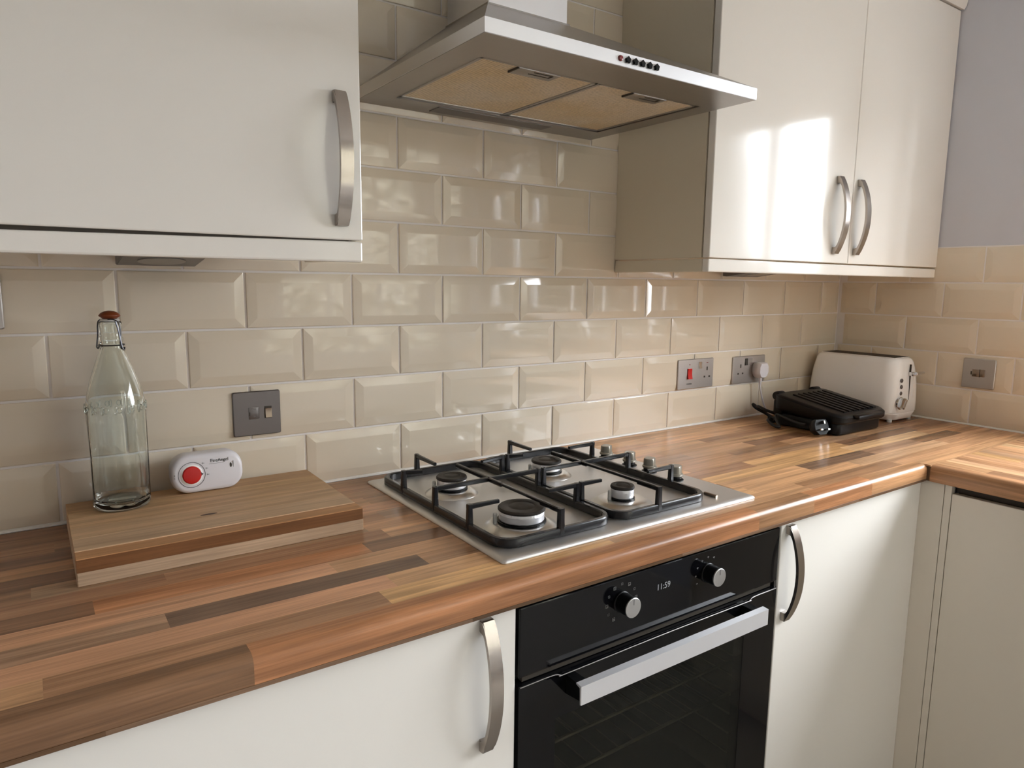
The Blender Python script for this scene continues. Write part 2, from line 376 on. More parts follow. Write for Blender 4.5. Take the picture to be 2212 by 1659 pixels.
# ------------------------------------------------------------------ worktops
PAL = dict(tan=(.47, .255, .125), gold=(.53, .30, .125), mid=(.36, .18, .085), dark=(.145, .070, .036), red=(.35, .145, .060),
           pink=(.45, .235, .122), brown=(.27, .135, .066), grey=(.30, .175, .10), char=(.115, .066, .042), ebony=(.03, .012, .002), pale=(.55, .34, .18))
keys = list(PAL)
wr = random.Random(11)
def shade(o, key):
    c = [1.3*(a*.8+b_*.2) for a, b_ in zip(PAL[key], (.33, .185, .105))]; f = wr.uniform(.93, 1.07); o.color = (c[0]*f, c[1]*f*wr.uniform(.97, 1.03), c[2]*f, 1)
XE = 1.236
YE, RB = -.592, .0125          # worktop front edge and its roll
P_ROW, Y_R1 = .0425, -.560
wl = thing('worktop', 'long wood-effect butcher-block worktop along the tiled back wall, holding the gas hob', 'worktop', (.5, -.3, -.038))
bm = B(); box(bm, -1.0, XR-.002, -.578, -.002, -.038, -.0032); box(bm, XE+.004, XR-.002, -.5984, -.578, -.038, -.0032); obj('core', bm, core_m, wl, smooth=0)
def stave(parent, x0, x1, y0, y1, key, turn=False):
    bm = B(); box(bm, -(x1-x0)/2, (x1-x0)/2, -(y1-y0)/2, (y1-y0)/2, -.0032, 0)
    me = bpy.data.meshes.new('stave'); bm.to_mesh(me); bm.free(); me.materials.append(wt_wood)
    o = link('stave', me, parent); c = Vector(((x0+x1)/2, (y0+y1)/2, 0))
    if turn: o.rotation_euler = (0, 0, PI/2); c = Vector(((y0+y1)/2, (x0+x1)/2, 0))
    o.location = c-org(parent); shade(o, key); return o
def edge_profile(y_in, ye, r):
    p = [(y_in, -.0032), (y_in, 0)]
    for i in range(9): a = PI/2*i/8; p.append((ye+r-r*math.sin(a), -r+r*math.cos(a)))
    p += [(ye, -.032), (ye+.002, -.038), (ye+.0045, -.038), (ye+.0045, -.012)]
    return p
def edge_stave(parent, x0, x1, key, turn=None):
    """front stave that rolls over the worktop's edge; turn gives the edge line of the run that heads towards the room"""
    ye = YE if turn is None else 0
    xm = (x0+x1)/2
    yi = Y_R1 if turn is None else .029
    bm = B(); prism(bm, [(y-ye, z) for y, z in edge_profile(yi, ye, RB)], x0-xm, x1-xm, 'yz')
    bmesh.ops.recalc_face_normals(bm, faces=bm.faces)
    me = bpy.data.meshes.new('edge_stave'); bm.to_mesh(me); bm.free(); me.materials.append(wt_wood)
    me.polygons.foreach_set('use_smooth', [True]*len(me.polygons)); me.set_sharp_from_angle(angle=math.radians(40))
    o = link('edge_stave', me, parent); shade(o, key)
    if turn is None: o.location = Vector((xm, YE, 0))-org(parent)
    else: o.rotation_euler = (0, 0, -PI/2); o.location = Vector((turn, -xm, 0))-org(parent)
ROWS = {  # row counted from the front: joints and colours along the wall
    1: ([-1, -.442, -.078, .30, .835, 1.187, XR], ['tan', 'brown', 'gold', 'tan', 'brown', 'tan']),
    2: ([-1, -.60, -.05, .72, 1.10, 1.52, XR], ['mid', 'pink', 'tan', 'tan', 'pale', 'tan']),
    3: ([-1, -.318, .02, .70, .966, 1.235, 1.47, 1.69, XR], ['grey', 'char', 'brown', 'tan', 'char', 'grey', 'dark', 'mid']),
    4: ([-1, -.64, -.10, .70, 1.22, 1.60, XR], ['mid', 'pink', 'tan', 'gold', 'pale', 'tan']),
    5: ([-1, -.387, -.03, .13, .89, 1.265, 1.62, XR], ['dark', 'red', 'dark', 'brown', 'gold', 'dark', 'brown']),
    6: ([-1, -.30, .02, .72, 1.02, 1.40, 1.66, XR], ['brown', 'brown', 'tan', 'mid', 'grey', 'tan', 'mid']),
    7: ([-1, -.45, .0, .30, .93, 1.15, 1.44, XR], ['dark', 'grey', 'tan', 'mid', 'brown', 'tan', 'dark']),
    8: ([-1, -.3, .05, .83, 1.06, 1.3, XR], ['dark', 'brown', 'grey', 'tan', 'dark', 'mid']),
    9: ([-1, -.5, .02, .78, 1.12, 1.5, XR], ['brown', 'mid', 'pink', 'mid', 'tan', 'brown']),
    10: ([-1, -.2, .06, .7, .98, 1.3, XR], ['dark', 'mid', 'mid', 'tan', 'brown', 'tan']),
    11: ([-1, -.42, .1, .82, 1.2, 1.6, XR], ['mid', 'brown', 'mid', 'tan', 'mid', 'dark']),
    12: ([-1, -.1, .45, .9, 1.4, XR], ['brown', 'brown', 'tan', 'tan', 'brown']),
    13: ([-1, -.3, .2, .75, 1.2, XR], ['dark', 'brown', 'mid', 'tan', 'mid'])}
for k, (js, cs) in ROWS.items():
    y0 = Y_R1+(k-1)*P_ROW; y1 = min(y0+P_ROW, -.002)
    if y1-y0 < .004: continue
    for a, b_, c in zip(js, js[1:], cs): stave(wl, a, b_, y0, y1, c)
for a, b_, c in ((-1, -.255, 'dark'), (-.255, .62, 'red'), (.62, .79, 'brown'), (.79, 1.0, 'red'), (1.0, 1.236, 'mid')): edge_stave(wl, a, b_, c)
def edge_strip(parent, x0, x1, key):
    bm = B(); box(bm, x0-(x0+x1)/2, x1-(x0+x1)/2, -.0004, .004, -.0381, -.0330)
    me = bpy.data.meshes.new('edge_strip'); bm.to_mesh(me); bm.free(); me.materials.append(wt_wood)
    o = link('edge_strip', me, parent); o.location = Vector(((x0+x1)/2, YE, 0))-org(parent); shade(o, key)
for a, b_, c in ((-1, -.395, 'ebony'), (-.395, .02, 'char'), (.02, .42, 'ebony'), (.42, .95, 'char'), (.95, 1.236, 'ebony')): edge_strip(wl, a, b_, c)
stave(wl, 1.236, XR, -.5985, Y_R1, 'tan')
# the run that turns towards the room
wrn = thing('worktop', 'wood-effect worktop return in the right corner, its staves running towards the room', 'worktop', (1.53, -1.1, -.038))
bm = B(); box(bm, XE+.014, XR-.002, -1.62, -.599, -.038, -.0032); obj('core', bm, core_m, wrn, smooth=0)
xs = XE+.029; k = 0; cols = ['tan', 'pale', 'mid', 'pink', 'gold', 'grey', 'tan']
while xs < XR-.004:
    x1 = min(xs+P_ROW, XR-.002); y = -.5985; first = True
    while y > -1.62:
        ln = (.06+.11*((k*7) % 4)/3+.04 if first else wr.uniform(.22, .42)); e = max(y-ln, -1.62)
        stave(wrn, e, y, xs, x1, wr.choice(['tan', 'tan', 'pale', 'gold', 'pink', 'mid', 'brown', 'dark', 'grey']) if not first else cols[k % 7], turn=True)
        y = e; first = False
    xs = x1; k += 1
for a, b_, c in ((-.5988, -.97, 'mid'), (-.97, -1.30, 'brown'), (-1.30, -1.62, 'mid')): edge_stave(wrn, -a, -b_, c, turn=XE)

# ------------------------------------------------------------------ cupboard handles and cabinets
def bow_handle(parent, x, y, zc, half=.096, width=.0195):
    """flat bow handle: the side profile (reach, height) swept over its width"""
    n = 20; out = [(0, -half)]; inn = []
    for i in range(n+1):
        t = -1+2*i/n; out.append((.009+.0235*(1-abs(t)**2.1), half*t*.995))
    out.append((0, half))
    hi = half-.017
    for i in range(n+1):
        t = 1-2*i/n; tt = t*hi/half; inn.append((max(.003, .009+.0235*(1-abs(tt)**2.1)-.0058), hi*t))
    poly = out+[(0, hi)]+inn+[(0, -hi)]
    bm = B(); prism(bm, [(y-a, zc+b_) for a, b_ in poly], x-width/2, x+width/2, 'yz', bev=.0012)
    return obj('handle', bm, handle_m, parent, 'curved satin metal bow handle', smooth=27)
def slab(name, x0, x1, y0, y1, z0, z1, m, parent, bev=.0025, label=None):
    bm = B(); box(bm, x0, x1, y0, y1, z0, z1, bev); return obj(name, bm, m, parent, label, smooth=15)
YD, YC = -.302, -.283      # front face and back face of the wall cabinets' doors
def pelmet_mesh(x0, x1, z0, zl, zr):
    bm = B(); r = box(bm, x0, x1, YD+.001, YD+.019, z0, max(zl, zr), .003)
    for v in bm.verts:
        if v.co.z > z0+.01: v.co.z += (zl-max(zl, zr)) + (zr-zl)*(v.co.x-x0)/(x1-x0)
    return bm
t = thing('wall_cabinet', 'ivory gloss wall cabinet at upper left above the glass bottle', 'cabinet', (-.3, -.15, .428))
slab('carcass', -.598, 0, -.281, -.004, .463, 1.19, carc, t, .001)
d = slab('door', -.597, .0005, YD, YC, .4605, 1.182, ivory, t, .0022); bow_handle(d, -.034, YD, .576)
obj('pelmet', pelmet_mesh(-.6, .0005, .428, .4535, .4592), ivory, t, smooth=15)
slab('pelmet_return', -.018, 0, YD+.0195, -.08, .4315, .4625, carc, t, .002)
slab('shade_strip', -.59, -.02, YD+.006, YD+.0185, .45, .4629, carc_dark, t, 0)  # near-black strip standing in for shade in the door gap
t = thing('wall_cabinet', 'ivory gloss double wall cabinet in the right corner with window reflection', 'cabinet', (1.3, -.15, .428))
XC = .797
slab('carcass', XC+.001, XR-.004, -.279, -.004, .459, 1.19, carc, t, .001)
slab('end_panel', XC, XC+.001, -.2795, -.0045, .459, 1.19, carc, t, 0)
d = slab('door', XC, 1.3415, YD, YC, .4588, 1.182, ivory, t, .0022); bow_handle(d, 1.2725, YD, .577)
d = slab('door', 1.3440, XR-.004, YD, YC, .4588, 1.182, ivory, t, .0022); bow_handle(d, 1.3475+.022, YD, .577)
obj('pelmet', pelmet_mesh(XC, XR-.006, .428, .4568, .4545), ivory, t, smooth=15)
slab('pelmet_return', XC, XC+.018, YD+.0195, -.006, .428, .4566, carc, t, .002)
bm = B(); prism(bm, [(-.27, 1.191), (-.309, 1.1835), (-.314, 1.192), (-.322, 1.24), (-.27, 1.24)], XC, XR-.003, 'yz'); obj('cornice', bm, ivory, t)

YBD = -.577                # front face of the base cabinets' doors
t = thing('base_cabinet', 'ivory base cabinet under the worktop, left of the black oven', 'cabinet', (-.2, -.3, ZF))
slab('carcass', -.498, .098, -.555, -.01, -.76, -.0385, carc, t, .001)
d = slab('door', -.497, .1005, YBD, YBD+.019, -.80, -.0425, ivory, t, .0022); bow_handle(d, .0495, YBD, -.1435)
slab('plinth', -.498, .098, -.53, -.515, ZF, -.802, carc, t, 0)
t = thing('base_cabinet', 'ivory base cabinet under the worktop, between black oven and corner', 'cabinet', (.98, -.3, ZF))
slab('carcass', .714, 1.246, -.555, -.01, -.76, -.0385, carc, t, .001)
d = slab('door', .7115, 1.2478, YBD, YBD+.019, -.80, -.0435, ivory, t, .0022); bow_handle(d, .736, YBD, -.145)
slab('plinth', .714, 1.246, -.53, -.515, ZF, -.802, carc, t, 0)
XF = 1.248
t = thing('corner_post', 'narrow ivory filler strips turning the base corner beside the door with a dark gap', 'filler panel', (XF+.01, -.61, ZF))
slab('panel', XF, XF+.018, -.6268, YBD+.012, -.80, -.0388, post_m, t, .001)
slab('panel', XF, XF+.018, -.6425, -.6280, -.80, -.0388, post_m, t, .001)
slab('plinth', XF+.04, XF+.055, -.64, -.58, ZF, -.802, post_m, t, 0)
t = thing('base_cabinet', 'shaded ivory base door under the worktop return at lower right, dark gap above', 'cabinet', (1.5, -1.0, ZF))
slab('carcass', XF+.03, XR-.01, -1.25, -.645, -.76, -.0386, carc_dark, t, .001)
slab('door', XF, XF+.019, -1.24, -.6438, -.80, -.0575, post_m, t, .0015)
slab('shade_fill', XF+.019, XF+.030, -1.24, -.6440, -.0565, -.0386, carc_dark, t, 0)  # dark fill put in for the shade above the lowered door
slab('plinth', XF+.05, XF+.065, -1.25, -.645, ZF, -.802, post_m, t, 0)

# ------------------------------------------------------------------ under-cabinet lights
def under_light(x0, x1, zb, label):
    t = thing('under_cabinet_light', label, 'light', ((x0+x1)/2, -.1, zb))
    bm = B(); prism(bm, [(-.03, .4585), (-.03, zb), (-.042, zb-.001), (-.155, zb+.014), (-.16, .4585)], x0, x1, 'yz', .001); obj('housing', bm, plate_steel, t)
    bm = B(); ax = Vector((0, -.132, -1)).normalized()
    lathe(bm, [(.034, 0), (.034, .002), (.030, .0025)], ((x0+x1)/2, -.095, zb+.0066), ax, 32); obj('lens', bm, lamp_lens, t)
    return t
under_light(-.306, -.190, .4215, 'grey triangular light fixed under the left wall cabinet')
under_light(1.185, 1.325, .4245, 'grey triangular light fixed under the corner wall cabinet')

# ------------------------------------------------------------------ cooker hood
HX0, HX1, HY, HZ0, HZ1 = .1125, .7060, -.468, .7385, .7585
t = thing('cooker_hood', 'brushed steel pyramid cooker hood over the hob', 'cooker hood', (.409, -.23, HZ0))
bm = B()
for x0, x1, y0, y1 in ((HX0, HX1, HY, HY+.0015), (HX0, HX0+.0015, HY+.0015, -.006), (HX1-.0015, HX1, HY+.0015, -.006), (HX0, HX1, -.0065, -.0055)):
    box(bm, x0, x1, y0, y1, HZ0, HZ1)
obj('skirt', bm, steel_lit, t, smooth=0)
bm = B()
CX0, CX1, CY, CZ = .3155, .5025, -.160, .912
loft(bm, [[(HX0, HY, HZ1), (HX1, HY, HZ1), (HX1, -.0055, HZ1), (HX0, -.0055, HZ1)],
          [(CX0-.004, CY-.004, CZ-.003), (CX1+.004, CY-.004, CZ-.003), (CX1+.004, -.0055, CZ-.003), (CX0-.004, -.0055, CZ-.003)],
          [(CX0-.004, CY-.004, CZ), (CX1+.004, CY-.004, CZ), (CX1+.004, -.0055, CZ), (CX0-.004, -.0055, CZ)]])
obj('canopy', bm, steel, t, smooth=0)
slab('chimney', CX0, CX1, CY, -.0055, CZ+.001, ZC-.002, steel_lit, t, .0012)
FX0, FX1, FY0, FY1 = .165, .662, -.374, -.079
bm = B()
for x0, x1, y0, y1 in ((HX0+.001, FX0, HY+.001, -.0065), (FX1, HX1-.001, HY+.001, -.0065), (FX0, FX1, HY+.001, FY0), (FX0, FX1, FY1, -.0065)):
    box(bm, x0, x1, y0, y1, HZ0-.0008, HZ0+.0008)
for x0, x1, y0, y1 in ((FX0-.001, FX0+.001, FY0, FY1), (FX1-.001, FX1+.001, FY0, FY1), (FX0, FX1, FY0-.001, FY0+.001), (FX0, FX1, FY1-.001, FY1+.001)):
    box(bm, x0, x1, y0, y1, HZ0-.0008, HZ0+.012)
obj('underside_frame', bm, steel, t, smooth=0)
XM = .4075
for x0, x1, hx in ((FX0+.003, XM-.0012, .285), (XM+.0012, FX1-.003, .537)):
    bm = B(); box(bm, x0, x1, FY0+.003, FY1-.003, HZ0+.002, HZ0+.008)
    f = obj('grease_filter', bm, fl, t, 'tan-stained metal mesh filter', smooth=0)
    bm = B()
    for a, b_, c, e in ((x0, x0+.007, FY0+.003, FY1-.003), (x1-.007, x1, FY0+.003, FY1-.003), (x0, x1, FY0+.003, FY0+.010), (x0, x1, FY1-.010, FY1-.003)):
        box(bm, a, b_, c, e, HZ0+.0006, HZ0+.0095, .0008)
    obj('filter_rim', bm, steel, f)
    bm = B(); box(bm, hx-.042, hx+.042, FY0+.0085, FY0+.042, HZ0-.0008, HZ0+.006, .001); obj('catch_plate', bm, steel, f)
    bm = B()
    box(bm, hx-.043, hx-.0405, FY0+.009, FY0+.040, HZ0-.0012, HZ0+.003)
    box(bm, hx-.008, hx+.030, FY0+.014, FY0+.0165, HZ0-.0014, HZ0); box(bm, hx+.0275, hx+.031, FY0+.014, FY0+.027, HZ0-.0014, HZ0)
    box(bm, hx-.012, hx+.030, FY0+.0255, FY0+.0272, HZ0-.0014, HZ0)
    obj('catch_slot', bm, carc_dark, f, smooth=0)
slab('lamp_strip', .262, .542, -.068, -.026, HZ0-.0022, HZ0+.001, MATS['switch_plate_steel'], t, .0006, 'dark lamp strip at the back of the underside')
bm = B(); lathe(bm, [(.0047, 0), (.0047, .001), (.0036, .003), (.0015, .0038)], (.3635, HY, .7492), (0, -1, 0), 20); obj('indicator_lamp', bm, dark_red, t, 'small round red indicator')
for i in range(5):
    cx, cz = .3785+i*.016, .7487
    star = []
    for j in range(10):
        a = PI/2+j*PI/5; r = .0056 if j % 2 == 0 else .0033; star.append((cx+r*math.cos(a), cz+r*math.sin(a)))
    bm = B(); prism(bm, star, HY-.0045, HY, 'xz', .0004); obj('button', bm, black_pl, t, 'black star-shaped push button' if i == 0 else None)

# ------------------------------------------------------------------ gas hob
t = thing('gas_hob', 'stainless steel four-burner gas hob set in the worktop under the hood', 'hob', (.395, -.29, 0))
GX0, GX1, GY0, GY1 = .106, .684, -.5365, -.047
bm = B(); rr = lambda e, z, r=.006: [(x, y, z) for x, y in rrect(GX0+e, GX1-e, GY0+e, GY1-e, r)]
loft(bm, [rr(0, .0004), rr(0, .0022), rr(.0015, .0042), rr(.006, .0060), rr(.012, .0062)]); obj('top_plate', bm, hob_steel, t, smooth=50)
burners = [(.213, -.430, .0385, .062), (.206, -.213, .0285, .050), (.432, -.211, .0305, .052), (.437, -.431, .0215, .056)]
for i, (x, y, r, rd) in enumerate(burners):
    dz = .0062
    bm = B(); lathe(bm, [(rd, 0), (rd*.985, .0012), (rd*.80, .0070), (rd*.74, .0082), (r*1.05, .0086), (r*.9, .0080)], (x, y, dz), n=48); b0 = obj('burner', bm, dish_steel, t, 'polished raised burner pan', smooth=50)
    bm = B(); lathe(bm, [(r*1.06, 0), (r*1.06, .003), (r*.96, .0035)], (x, y, dz+.0085), n=40); obj('seat_ring', bm, black_pl, b0)
    bm = B(); n = 72
    def teeth(a, rad, h, r=r): return rad*(1-.03*(1 if math.sin(a*36/2*2) > 0 else 0)) if h > .012 else rad
    lathe(bm, [(r*.93, 0), (r*.97, .002), (r*.97, .0115), (r*.97, .0125), (r*.94, .0165)], (x, y, dz+.0115), n=n, fn=teeth); obj('flame_ring', bm, alu, b0, smooth=25)
    bm = B(); lathe(bm, [(r*.99, 0), (r*1.02, .0012), (r*1.02, .0035), (r*.96, .0058), (r*.62, .0064), (r*.58, .0054), (r*.52, .0054), (r*.48, .0062), (r*.10, .0066)], (x, y, dz+.0280), n=48)
    obj('burner_cap', bm, cap_m, b0, 'black enamel burner cap', smooth=40)
    bm = B(); lathe(bm, [(.0035, 0), (.0035, .016), (.0022, .018)], (x-r*1.12, y+r*.35, dz+.008), n=12); obj('spark_plug', bm, seal_w, b0)
def pan_support(x0, x1, fingers, cross, longb, label):
    y0, y1, zb, zt = -.507, -.068, .0072, .0205
    bm = B()
    o_, i_ = rrect(x0, x1, y0, y1, .034, 7), rrect(x0+.0095, x1-.0095, y0+.0095, y1-.0095, .026, 7)
    oi_, ii_ = rrect(x0+.0015, x1-.0015, y0+.0015, y1-.0015, .033, 7), rrect(x0+.0075, x1-.0075, y0+.0075, y1-.0075, .027, 7)
    rings = [[bm.verts.new((x, y, z)) for x, y in p] for p, z in ((o_, zb), (o_, zt-.002), (oi_, zt), (ii_, zt), (i_, zt-.002), (i_, zb))]
    m = len(rings[0])
    for k in range(6):
        p, q = rings[k], rings[(k+1) % 6]
        for j in range(m): bm.faces.new((p[j], p[(j+1) % m], q[(j+1) % m], q[j]))
    s = obj('pan_support', bm, enamel, t, label, smooth=40)
    ZT = .0475
    for (bx, by), (tx, ty) in fingers:      # an upright post on the frame with an arm reaching over the burner
        bm = B(); bar(bm, (bx, by, zb+.002), (bx, by, ZT+.004), .0115, .010, .0085, .0085)
        dv = Vector((tx-bx, ty-by, 0)).normalized()*.0042
        bar(bm, (bx-dv.x, by-dv.y, ZT), (tx, ty, ZT), .0072, .0085, .0068, .0062); obj('finger', bm, enamel, s)
    (ax, ay), (ex, ey) = cross
    bm = B(); bar(bm, (ax, ay, ZT), (ex, ey, ZT), .0072, .0080)
    for px, py in ((ax, ay), (ex, ey)): bar(bm, (px, py, zb+.002), (px, py, ZT+.004), .0115, .010, .0085, .0085)
    obj('cross_bar', bm, enamel, s)
    lx, la, lm1, lm2, le = longb
    bm = B(); bar(bm, (lx, la, ZT), (lx, lm1, ZT), .0072, .0080); bar(bm, (lx, lm1, ZT+.001), (lx, lm2, ZT+.001), .0062, .0052); bar(bm, (lx, lm2, ZT), (lx, le-.004, ZT), .0076, .0085)
    bar(bm, (lx, le, zb+.002), (lx, le, ZT+.004), .0125, .010, .0105, .0085)
    obj('long_bar', bm, enamel, s)
pan_support(.1225, .3525, [((.205, -.0725), (.205, -.150)), ((.127, -.172), (.160, -.183)), ((.348, -.172), (.292, -.183)), ((.127, -.408), (.182, -.408)), ((.348, -.408), (.284, -.408))],
            ((.127, -.294), (.348, -.294)), (.237, -.180, -.335, -.452, -.5025), 'left black enamel pan support')
pan_support(.3565, .5885, [((.436, -.0725), (.436, -.150)), ((.361, -.172), (.392, -.183)), ((.584, -.180), (.515, -.183)), ((.361, -.406), (.405, -.408)), ((.584, -.412), (.520, -.412))],
            ((.361, -.294), (.584, -.294)), (.4555, -.200, -.310, -.452, -.5025), 'right black enamel pan support')
for y in (-.172, -.247, -.307, -.380):
    x = .634
    bm = B(); lathe(bm, [(.0165, 0), (.0165, .002), (.0125, .0045), (.0118, .010)], (x, y, .0061), n=28); kb = obj('knob', bm, black_pl, t, 'hob control knob on a black collar')
    bm = B(); lathe(bm, [(.0142, 0), (.0150, .002), (.0150, .004), (.0138, .0055), (.0132, .019), (.0122, .0205)], (x, y, .0155), n=28, fn=lambda a, r, h: r if h < .005 else r*min(1, .80/max(abs(math.cos(a-.5)), .01)))
    obj('knob_grip', bm, hobknob, kb, smooth=30)
bm = B(); bar(bm, (.607, -.5065, .0085), (.6065, -.478, .0085), .006, .005); obj('support_stop', bm, bronze, t)

# ------------------------------------------------------------------ built-in oven
OX0, OX1, OY = .1045, .7035, -.580
t = thing('built_in_oven', 'black glass built-in oven with a silver bar handle below the hob', 'oven', (.403, -.3, -.62))
bm = B()
OB = (-.0405, -.62)
for x0, x1, y0, y1, z0, z1 in ((OX0+.012, OX0+.03, -.55, -.02, OB[1], -.041), (OX1-.03, OX1-.012, -.55, -.02, OB[1], -.041), (OX0+.012, OX1-.012, -.05, -.02, OB[1], -.041),
                               (OX0+.012, OX1-.012, -.55, -.02, OB[1], OB[1]+.02), (OX0+.012, OX1-.012, -.55, -.02, -.165, -.041)): box(bm, x0, x1, y0, y1, z0, z1)
cav = obj('cavity', bm, cav_m, t, smooth=0)
bm = B()
for i in range(9):
    z = -.20-i*.042
    for x in (OX0+.031, OX1-.031): box(bm, x-.001, x+.001, -.53, -.08, z-.0018, z+.0018)
obj('shelf_runner', bm, rack_m, cav, smooth=0)
for zr in (-.335, -.405):
    bm = B()
    tube(bm, [(OX0+.036, -.515, zr), (OX1-.036, -.515, zr)], .003, 8); tube(bm, [(OX0+.036, -.10, zr), (OX1-.036, -.10, zr)], .003, 8)
    for i in range(15): x = OX0+.05+i*(OX1-OX0-.1)/14; tube(bm, [(x, -.515, zr+.002), (x, -.10, zr+.002)], .0014, 6)
    obj('oven_shelf', bm, rack_m, t, 'wire oven shelf behind the glass')
slab('trim_strip', OX0, OX1, OY+.004, OY+.03, -.0475, -.0405, black_pl, t, .0008)
slab('control_panel', OX0, OX1, OY, OY+.022, -.1535, -.0480, black_glass, t, .0022)
slab('vent_strip', OX0+.01, OX1-.01, OY+.007, OY+.02, -.1645, -.1535, carc_dark, t, .0005)
slab('side_strip', OX1+.0012, OX1+.0062, OY+.006, OY+.03, -.60, -.0420, plate_steel, t, .0005)
# door: glass frame round a window, with the bar handle
WX0, WX1, WZ_0, WZ_1 = .172, .612, -.55, -.2385
bm = B(); DZ1, DZ0 = -.1655, -.60
for x0, x1, z0, z1 in ((OX0, WX0, DZ0, DZ1), (WX1, OX1, DZ0, DZ1), (WX0, WX1, WZ_1, DZ1), (WX0, WX1, DZ0, WZ_0)): box(bm, x0, x1, OY, OY+.020, z0, z1)
bmesh.ops.remove_doubles(bm, verts=bm.verts, dist=.00001)
dr = obj('door', bm, black_glass, t, 'black glass drop-down door', smooth=0)
bm = B(); box(bm, WX0, WX1, OY+.0005, OY+.004, WZ_0, WZ_1); obj('door_window', bm, og, dr, 'smoked glass door window', smooth=0)
bm = B(); tube(bm, spline([(OX0+.002, OY-.0005, -.1675), (.165, OY-.0005, -.1675), (.180, OY-.0015, -.1712), (.195, OY-.002, -.1715), (.40, OY-.002, -.1700), (.606, OY-.002, -.1715), (.621, OY-.0015, -.1712), (.636, OY-.0005, -.1675), (OX1-.002, OY-.0005, -.1675)], 6), .0009, 6)
obj('top_bead', bm, plate_steel, dr)
bm = B(); hz0, hz1, hy = -.2015, -.1715, -.6215
prism(bm, [(hy, hz0+.001), (hy, hz1), (hy+.012, hz1+.001), (hy+.0125, hz1-.0015), (hy+.003, hz1-.003), (hy+.003, hz0)], .185, .622, 'yz', .0006)
hb = obj('handle', bm, alu, dr, 'brushed silver bar handle', smooth=15)
for x in (.190, .600):
    bm = B(); prism(bm, [(OY, -.1745), (OY, -.205), (hy+.003, hz0+.002), (hy+.003, hz1-.0035), (hy+.012, hz1-.0035)], x, x+.018, 'yz', .0008); obj('handle_arm', bm, black_pl, hb)
for kx, a0 in ((.299, 0), (.500, 0)):
    bm = B(); lathe(bm, [(.0172, 0), (.0172, .002), (.0160, .003), (.0155, .024)], (kx, OY, -.0885), (0, -1, 0), 36); kb = obj('knob', bm, black_pl, t, 'black knob with a silver face')
    bm = B(); lathe(bm, [(.0158, 0), (.0158, .002), (.0150, .0026)], (kx, OY-.024, -.0885), (0, -1, 0), 36); kf = obj('knob_face', bm, knobtop, kb)
    bm = B(); box(bm, kx-.0007, kx+.0007, OY-.0271, OY-.0264, -.0835, -.0745); obj('pointer', bm, print_g, kb, smooth=0)
text('clock_display', '11:59', .0145, lcd, t, on_front(.392, OY-.0003, -.086))
bm = B()
yp0, yp1 = OY-.0003, OY+.0002
for ang in range(-150, 151, 30):
    a = math.radians(90-ang); cx, cz = .299+.031*math.cos(a), -.0885+.029*math.sin(a)
    h = .0026 if ang % 60 else .0018
    for x0, x1, z0, z1 in ((-h, h, h*.8, h), (-h, h, -h, -h*.8), (-h, -h*.8, -h, h), (h*.8, h, -h, h)): box(bm, cx+x0, cx+x1, yp0, yp1, cz+z0, cz+z1)
    if ang % 60: box(bm, cx-h*.5, cx+h*.5, yp0, yp1, cz-h*.3, cz)
obj('dial_marking', bm, print_g, t, 'faint grey symbols round the left knob', kind='stuff', smooth=0)
bm = B()
for ang in (-120, -90, -60, -30, 0, 30):
    a = math.radians(90-ang); cx, cz = .500+.030*math.cos(a), -.0885+.028*math.sin(a)
    box(bm, cx-.0022, cx+.0022, yp0, yp1, cz-.0004, cz+.0004); box(bm, cx-.0004, cx+.0004, yp0, yp1, cz-.0022, cz+.0012)
obj('dial_marking', bm, print_g, t, 'faint grey symbols beside the right knob', kind='stuff', smooth=0)

# ------------------------------------------------------------------ switches and sockets
def plate_front(parent, x0, x1, z0, z1, y=-.0042, th=.0052, m=None):
    bm = B()
    secs = []
    for e, yy in ((.0022, y), (.0006, y-.001), (.0, y-.0025), (.0003, y-th+.0012), (.0016, y-th)):
        secs.append([(x, yy, z) for x, z in rrect(x0+e, x1-e, z0+e, z1-e, .0032-e*.3, 4)])
    loft(bm, secs); return obj('plate', bm, m or plate_steel, parent, smooth=12), y-th
def slot(bm, x, z, w, h, y): box(bm, x-w/2, x+w/2, y-.0003, y+.0005, z-h/2, z+h/2)
def rocker(parent, x, z, w, h, y, m, tilt=.0018):
    bm = B(); prism(bm, [(y+.0008, z-h/2), (y-.0012-tilt, z-h/2+.0006), (y-.0008, z), (y-.0016, z+h/2-.0006), (y+.0008, z+h/2)], x-w/2, x+w/2, 'yz', .0004); return obj('rocker_switch', bm, m, parent)
# left spur with fuse
t = thing('fused_switch', 'square dark steel switch plate on the tiles above the chopping board', 'switch', (-.0905, -.006, .155))
p, y = plate_front(t, -.1335, -.0478, .1135, .1963)
bm = B(); slot(bm, -.0712, .1555, .0135, .0225, y); obj('rocker_surround', bm, carc_dark, p, smooth=0)
rocker(t, -.0705, .1545, .0115, .0185, y-.0004, bronze)
bm = B(); box(bm, -.106, -.088, y-.0005, y+.0005, .1445, .1665, .0003); f = obj('fuse_carrier', bm, plate_steel, t)
bm = B(); slot(bm, -.1045, .1545, .0022, .0070, y-.0004); slot(bm, -.0878, .1555, .0011, .020, y-.0002); obj('fuse_slot', bm, carc_dark, t, smooth=0)
text('fuse_marking', 'FUSE', .0042, print_g, t, on_front(-.0965, y-.0007, .1625)); text('fuse_marking', '13A', .0042, print_g, t, on_front(-.0965, y-.0007, .1495))
# cut-off plate at the far left
t = thing('switch_plate', 'sliver of a switch plate at the far left edge of the back wall', 'switch', (-.53, -.006, .36))
p, y = plate_front(t, -.6035, -.4575, .3205, .4065, m=socket_steel_lit)
rocker(t, -.56, .385, .010, .018, y, white_pl); rocker(t, -.50, .385, .010, .018, y, white_pl)
